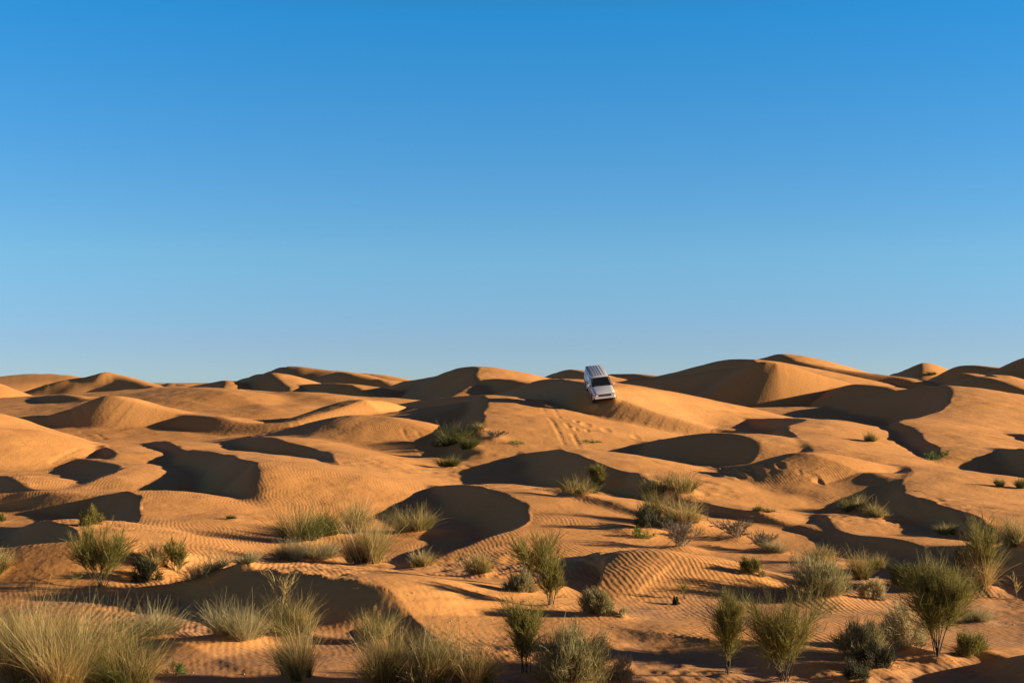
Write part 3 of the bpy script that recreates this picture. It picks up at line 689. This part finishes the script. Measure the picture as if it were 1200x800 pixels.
CM = dict(paint=simple_mat('silver_white_paint', (.66, .67, .69), .3, .05, .5, .04, 3, .4), glass=simple_mat('dark_car_glass', (.012, .016, .018), .06, 0, .7, .1),
 rubber=simple_mat('tyre_rubber', (.02, .02, .02), .85, 0, .2, .2, 20), black=simple_mat('black_trim', (.015, .015, .016), .6), steel=simple_mat('wheel_steel', (.35, .35, .36), .4, .7),
 chrome=simple_mat('bright_trim', (.6, .6, .62), .2, .9), lamp=simple_mat('headlamp_glass', (.75, .78, .8), .12, .1, .8), amber=simple_mat('amber_lens', (.7, .25, .03), .2), seat=simple_mat('pale_seat_cloth', (.4, .38, .34), .9))
def finish(name, bm, mat, parent, bevel=0.0, smooth=True):
    bmesh.ops.recalc_face_normals(bm, faces=bm.faces[:])
    if bevel: bmesh.ops.bevel(bm, geom=bm.edges[:], offset=bevel, segments=2, affect='EDGES', clamp_overlap=True)
    me = bpy.data.meshes.new(name); bm.to_mesh(me); bm.free(); me.materials.append(mat)
    if smooth:
        me.polygons.foreach_set('use_smooth', np.ones(len(me.polygons), bool)); me.set_sharp_from_angle(angle=math.radians(32))
    o = bpy.data.objects.new(name, me); COL.objects.link(o); o.parent = parent; return o
def hexa(bm, bot, top):
    vs = [bm.verts.new(p) for p in bot + top]
    for f in ((3,2,1,0), (4,5,6,7), (0,1,5,4), (1,2,6,5), (2,3,7,6), (3,0,4,7)): bm.faces.new([vs[i] for i in f])
def box(bm, c, s):
    x, y, z = c; a, b, h = s[0]/2, s[1]/2, s[2]/2
    hexa(bm, [(x-a,y-b,z-h),(x+a,y-b,z-h),(x+a,y+b,z-h),(x-a,y+b,z-h)], [(x-a,y-b,z+h),(x+a,y-b,z+h),(x+a,y+b,z+h),(x-a,y+b,z+h)])
def lathe(bm, prof, c, axis='y', n=28):
    rows = []
    for k in range(n):
        a = 2*math.pi*k/n; row = []
        for r, d in prof:
            p = (r*math.cos(a), d, r*math.sin(a)) if axis == 'y' else (d, r*math.cos(a), r*math.sin(a))
            row.append(bm.verts.new((c[0]+p[0], c[1]+p[1], c[2]+p[2])))
        rows.append(row)
    for k in range(n):
        A, B = rows[k], rows[(k+1) % n]
        for i in range(len(prof)-1): bm.faces.new([A[i], A[i+1], B[i+1], B[i]])
    bm.faces.new([r[0] for r in rows]); bm.faces.new([r[-1] for r in rows][::-1])
def loft(bm, secs):
    rows = [[bm.verts.new((x, y, z)) for y, z in pts] for x, pts in secs]; n = len(rows[0])
    for A, B in zip(rows, rows[1:]):
        for i in range(n): bm.faces.new([A[i], A[(i+1) % n], B[(i+1) % n], B[i]])
    bm.faces.new(rows[0]); bm.faces.new(rows[-1][::-1])
def quad_plate(bm, P, th, nrm):
    n = Vector(nrm).normalized()*th
    hexa(bm, [tuple(Vector(p) - n*.5) for p in P], [tuple(Vector(p) + n) for p in P])

car = tag(empty('off_road_car', (0,0,0)), 'silver-white four-wheel-drive estate car nosing down over a dune crest', 'car')
def sec(x, hw, zb, zt, crown=.03):
    h = [(hw*.90, zb), (hw*.985, zb+.10), (hw, zb+.28), (hw, zt-.16), (hw*.975, zt-.05), (hw*.90, zt), (hw*.5, zt+crown*.7), (0, zt+crown)]
    return (x, h + [(-y, z) for y, z in h[-2::-1]])
bm = bmesh.new()
loft(bm, [sec(-2.34, .80, .60, 1.06), sec(-2.28, .86, .52, 1.12), sec(-1.2, .895, .48, 1.14), sec(.2, .895, .48, 1.14), sec(.95, .885, .48, 1.13), sec(1.5, .875, .48, 1.10), sec(2.05, .85, .50, 1.04), sec(2.24, .82, .53, 1.00), sec(2.30, .78, .58, .94, .01)])
body = finish('body', bm, CM['paint'], car)
bm = bmesh.new()                                  # cabin: pillars and roof frame
B_, T_2 = 1.12, 1.80
cab = lambda x, hw, z: (x, hw, z)
loft(bm, [(-2.30, [(.83,B_),(.80,1.4),(.70,T_2-.03),(.60,T_2),(-.60,T_2),(-.70,T_2-.03),(-.80,1.4),(-.83,B_)]),
          (-.2, [(.85,B_),(.82,1.4),(.73,T_2-.02),(.62,T_2+.02),(-.62,T_2+.02),(-.73,T_2-.02),(-.82,1.4),(-.85,B_)])])
hexa(bm, [(-.2,-.85,B_),(.96,-.83,B_),(.96,.83,B_),(-.2,.85,B_)], [(-.2,-.70,T_2),(.42,-.66,T_2-.02),(.42,.66,T_2-.02),(-.2,.70,T_2)])
finish('cabin', bm, CM['paint'], car)
bm = bmesh.new()
loft(bm, [(-2.36, [(.66,1.80),(.70,1.825),(.5,1.86),(-.5,1.86),(-.70,1.825),(-.66,1.80)]), (-1.0, [(.70,1.82),(.73,1.845),(.52,1.895),(-.52,1.895),(-.73,1.845),(-.70,1.82)]), (.40, [(.66,1.80),(.69,1.825),(.5,1.865),(-.5,1.865),(-.69,1.825),(-.66,1.80)]), (.47, [(.64,1.785),(.66,1.80),(.48,1.82),(-.48,1.82),(-.66,1.80),(-.64,1.785)])])
roof = finish('roof', bm, CM['paint'], car)
for k in range(5):
    bm = bmesh.new(); y = (k-2)*.21; z = 1.868 + (.008 if abs(k-2) < 2 else 0)
    loft(bm, [(-2.2, [(y-.03,z-.01),(y-.018,z+.006),(y+.018,z+.006),(y+.03,z-.01)]), (-1.0, [(y-.03,z+.02),(y-.018,z+.036),(y+.018,z+.036),(y+.03,z+.02)]), (.3, [(y-.03,z-.01),(y-.018,z+.006),(y+.018,z+.006),(y+.03,z-.01)])])
    finish('roof_rib', bm, CM['paint'], roof)
bm = bmesh.new()
loft(bm, [(1.00, [(.74,1.13),(.70,1.175),(.3,1.20),(-.3,1.20),(-.70,1.175),(-.74,1.13)]), (1.6, [(.72,1.10),(.68,1.15),(.3,1.175),(-.3,1.175),(-.68,1.15),(-.72,1.10)]), (2.16, [(.70,1.02),(.66,1.07),(.3,1.09),(-.3,1.09),(-.66,1.07),(-.70,1.02)]), (2.26, [(.66,.98),(.64,1.00),(.3,1.01),(-.3,1.01),(-.64,1.00),(-.66,.98)])])
finish('hood', bm, CM['paint'], car)
def lerp3(a, b, t): return tuple(p+(q-p)*t for p, q in zip(a, b))
# windscreen set on the sloping front, with a black rubber surround
wb, wt = (.965, 1.17), (.452, 1.755)
def ws(inset, th, mat, name):
    bm = bmesh.new(); a, b = .80-inset, .635-inset
    lo, hi = lerp3((wb[0],0,wb[1]), (wt[0],0,wt[1]), inset*1.1), lerp3((wb[0],0,wb[1]), (wt[0],0,wt[1]), 1-inset*1.1)
    quad_plate(bm, [(lo[0],-a,lo[2]),(lo[0],a,lo[2]),(hi[0],b,hi[2]),(hi[0],-b,hi[2])], th, (.75,0,.66)); return finish(name, bm, mat, car)
ws(0.0, .012, CM['black'], 'windscreen_seal'); wsg = ws(.05, .022, CM['glass'], 'windscreen')
for s in (-1, 1):
    bm = bmesh.new(); 
    b0 = lerp3((.98,0,1.16), (.45,0,1.76), .08)
    quad_plate(bm, [(b0[0]+.02, s*.10, b0[2]+.02), (b0[0]+.02, s*.60, b0[2]+.05), (b0[0]+.0, s*.60, b0[2]+.075), (b0[0]+.0, s*.10, b0[2]+.045)], .02, (.75,0,.66)); finish('wiper', bm, CM['black'], car)
# side windows, three to a side
def side_y(z): return .825 + (z-1.12)/(1.78-1.12)*(.715-.835)
for s in (-1, 1):
    for x0, x1, cut in ((.02, .80, .36), (-1.02, -.08, 0), (-2.14, -1.12, 0)):
        bm = bmesh.new(); z0, z1 = 1.20, 1.68
        quad_plate(bm, [(x0, s*(side_y(z0)+.012), z0), (x1, s*(side_y(z0)+.012), z0), (x1-cut, s*(side_y(z1)+.018), z1), (x0, s*(side_y(z1)+.018), z1)], .02, (0, s, .18))
        finish('side_window', bm, CM['glass'], car)
bm = bmesh.new(); quad_plate(bm, [(-2.325,-.66,1.22),(-2.325,.66,1.22),(-2.325,.58,1.68),(-2.325,-.58,1.68)], .03, (-1,0,.05)); finish('rear_window', bm, CM['glass'], car)
# doors: shut lines as slim dark seams with handles
for s in (-1, 1):
    for x0, x1 in ((-.06, .86), (-1.06, -.08)):
        bm = bmesh.new()
        quad_plate(bm, [(x0,s*.895,.56),(x1,s*.893,.56),(x1,s*.893,1.08),(x0,s*.895,1.08)], .006, (0,s,0)); d = finish('door', bm, CM['paint'], car)
        bm = bmesh.new(); box(bm, (x0+.10, s*.912, 1.0), (.16, .02, .035)); finish('handle', bm, CM['black'], d)
    bm = bmesh.new(); box(bm, (-.1, s*.898, .80), (4.0, .016, .06)); finish('side_strip', bm, CM['black'], car)
    bm = bmesh.new(); box(bm, (-.05, s*.80, .45), (2.0, .12, .08)); finish('side_step', bm, CM['black'], car, .02)
    # mirror
    bm = bmesh.new(); hexa(bm, [(.74,s*.95,1.16),(.86,s*.95,1.17),(.86,s*1.14,1.17),(.74,s*1.14,1.16)], [(.74,s*.96,1.36),(.83,s*.96,1.34),(.83,s*1.13,1.34),(.74,s*1.13,1.36)]); mir = finish('wing_mirror', bm, CM['paint'], car, .02)
    bm = bmesh.new(); box(bm, (.79, s*.90, 1.22), (.05, .14, .05)); finish('arm', bm, CM['black'], mir)
# face
bm = bmesh.new(); box(bm, (2.285, 0, .855), (.06, 1.0, .21)); gr = finish('grille', bm, CM['black'], car, .01)
for k in range(3):
    bm = bmesh.new(); box(bm, (2.318, 0, .80+k*.05), (.02, .96, .010)); finish('bar', bm, CM['steel'], gr)
for s in (-1, 1):
    bm = bmesh.new(); box(bm, (2.27, s*.635, .865), (.10, .24, .18)); hl = finish('headlight', bm, CM['lamp'], car, .02)
    bm = bmesh.new(); box(bm, (2.265, s*.635, .865), (.085, .27, .21)); finish('bezel', bm, CM['black'], hl, .01)
    bm = bmesh.new(); box(bm, (2.23, s*.79, .865), (.10, .06, .16)); finish('indicator', bm, CM['amber'], car, .01)
bm = bmesh.new(); loft(bm, [(2.24, [(.88,.60),(.88,.71),(-.88,.71),(-.88,.60)]), (2.38, [(.80,.61),(.80,.70),(-.80,.70),(-.80,.61)])]); finish('front_bumper', bm, CM['paint'], car, .015)
bm = bmesh.new(); hexa(bm, [(1.9,-.66,.36),(2.2,-.66,.40),(2.2,.66,.40),(1.9,.66,.36)], [(1.9,-.7,.56),(2.30,-.7,.585),(2.30,.7,.585),(1.9,.7,.56)]); finish('skid_plate', bm, CM['black'], car)
bm = bmesh.new(); loft(bm, [(-2.44, [(.80,.56),(.80,.70),(-.80,.70),(-.80,.56)]), (-2.30, [(.86,.56),(.86,.70),(-.86,.70),(-.86,.56)])]); finish('rear_bumper', bm, CM['black'], car, .015)
bm = bmesh.new(); box(bm, (-.1, 0, .46), (4.1, 1.2, .14)); finish('chassis', bm, CM['black'], car)
for s in (-1, 1):
    bm = bmesh.new(); box(bm, (-2.33, s*.74, .92), (.05, .14, .28)); finish('tail_light', bm, simple_mat('red_lens', (.35, .02, .02), .2) if s < 0 else bpy.data.materials['red_lens'], car, .01)
for x in (1.42, -1.38):
    for s in (-1, 1):
        bm = bmesh.new(); lathe(bm, [(.20,-.125),(.33,-.125),(.375,-.10),(.39,-.05),(.39,.05),(.375,.10),(.33,.125),(.20,.125)], (x, s*.77, .39), n=32); w = finish('wheel', bm, CM['rubber'], car)
        bm = bmesh.new(); lathe(bm, [(.225,-.09*s),(.225,.10*s),(.20,.13*s),(.12,.085*s),(.06,.12*s)], (x, s*.77, .39)); finish('rim', bm, CM['steel'], w)
        bm = bmesh.new(); n = 13                    # arch flare over a dark well
        rows = []
        for k in range(n):
            a = math.pi*k/(n-1); c_, s_ = math.cos(a), math.sin(a)
            rows.append([bm.verts.new((x+r*c_, s*y, .42+r*s_)) for r, y in ((.44,.86),(.44,.925),(.50,.925),(.52,.86))])
        for A, B in zip(rows, rows[1:]):
            for i in range(4): bm.faces.new([A[i], A[(i+1)%4], B[(i+1)%4], B[i]])
        bm.faces.new(rows[0]); bm.faces.new(rows[-1][::-1]); finish('arch_flare', bm, CM['paint'], car)
        bm = bmesh.new(); lathe(bm, [(.01,.858),(.44,.858),(.44,.893+.006),(.01,.893+.006)], (x, 0, .42), n=28)
        if s < 0: bmesh.ops.scale(bm, vec=(1,-1,1), verts=bm.verts[:])
        finish('wheel_well', bm, CM['black'], car)

def place_car(u, v, yaw):
    fx, fy = math.sin(yaw), -math.cos(yaw)
    x, y, z, _, _ = hits([(u, v)]); x, y = float(x[0]), float(y[0])
    q = np.array([[x, x - fx*2.8], [y, y - fy*2.8]])
    # average of both wheels of each axle
    px, py = -fy, fx
    xs = np.array([[q[0,k] + px*e*.77 for e in (-1, 1)] for k in (0, 1)]); ys = np.array([[q[1,k] + py*e*.77 for e in (-1, 1)] for k in (0, 1)])
    H, _ = terrain(xs, ys, detail=False); zf, zr = H[0].mean(), H[1].mean()
    pitch = math.atan2(zr - zf, 2.8)
    f = Vector((fx*math.cos(pitch), fy*math.cos(pitch), -math.sin(pitch)))
    roll = math.atan2(((H[0,1]-H[0,0]) + (H[1,1]-H[1,0]))/2, 1.54)*.5
    l0 = Vector((-fy, fx, 0)); n = f.cross(l0); l = l0*math.cos(roll) + n*math.sin(roll)*(1); n = f.cross(l)
    M = Matrix((f, l, n)).transposed().to_4x4()
    mid = Vector((x, y, zf))*.5 + Vector((q[0,1], q[1,1], zr))*.5
    M.translation = mid - n*.07
    print('CAR', x, y, zf, zr, math.degrees(pitch), math.degrees(roll), H)
    return M
car.matrix_world = place_car(*CAR_UV, CAR_YAW)

# ------------------------------------------------------------------ stones and dry litter on the near flat
def litter():
    g = np.random.default_rng(77); n = 2600
    a = g.uniform(-.40, .40, n); r = g.uniform(25, 46, n)
    near = g.random(n) < .55; pk = g.integers(0, len(PLANTS), n)
    x, y = r*np.sin(a), r*np.cos(a)
    ok = near & (py_[pk] < 50)
    x = np.where(ok, px_[pk] + g.normal(size=n)*.7, x); y = np.where(ok, py_[pk] + g.normal(size=n)*.7, y)
    k = ok | (noise(x/4, y/4, 55) > .15); x, y = x[k], y[k]; n = len(x)
    H, sl = terrain(x, y); keep = sl < .4; x, y, H = x[keep], y[keep], H[keep]; n = len(x)
    o = np.array([(1,0,0),(0,1,0),(-1,0,0),(0,-1,0),(0,0,1),(0,0,-1)], float); f = np.array([(0,1,4),(1,2,4),(2,3,4),(3,0,4),(1,0,5),(2,1,5),(3,2,5),(0,3,5)])
    s = .010 + .03*g.random(n)**4; sc = np.stack([s*(.7+.8*g.random(n)), s*(.7+.8*g.random(n)), s*.6], 1)
    V = o[None]*sc[:,None,:]*(1 + .3*g.normal(size=(n,6,1))); V += np.stack([x, y, H], 1)[:,None,:]
    Fq = (f[None] + (np.arange(n)*6)[:,None,None]).reshape(-1, 3)
    ob = np_mesh('scattered_pebbles', V.reshape(-1, 3), Fq, simple_mat('pale_stone', (.34, .21, .12), .9, 0, .2, .45, 30)); ob['kind'] = 'stuff'
    m = 900; pk = g.integers(0, len(PLANTS), m); pk = pk[py_[pk] < 60]; m = len(pk)
    x, y = px_[pk] + g.normal(size=m)*.55, py_[pk] + g.normal(size=m)*.55; H, _ = terrain(x, y)
    d = g.normal(size=(m,3)); d[:,2] = .05
    V, Fq, T, _ = strands(g, np.stack([x, y, H+.01], 1), d, .08 + .25*g.random(m), .008, .004, .05, .2, 3)
    ob = np_mesh('fallen_twigs', V, Fq, PM['dead'], None, T); ob['kind'] = 'stuff'
litter()
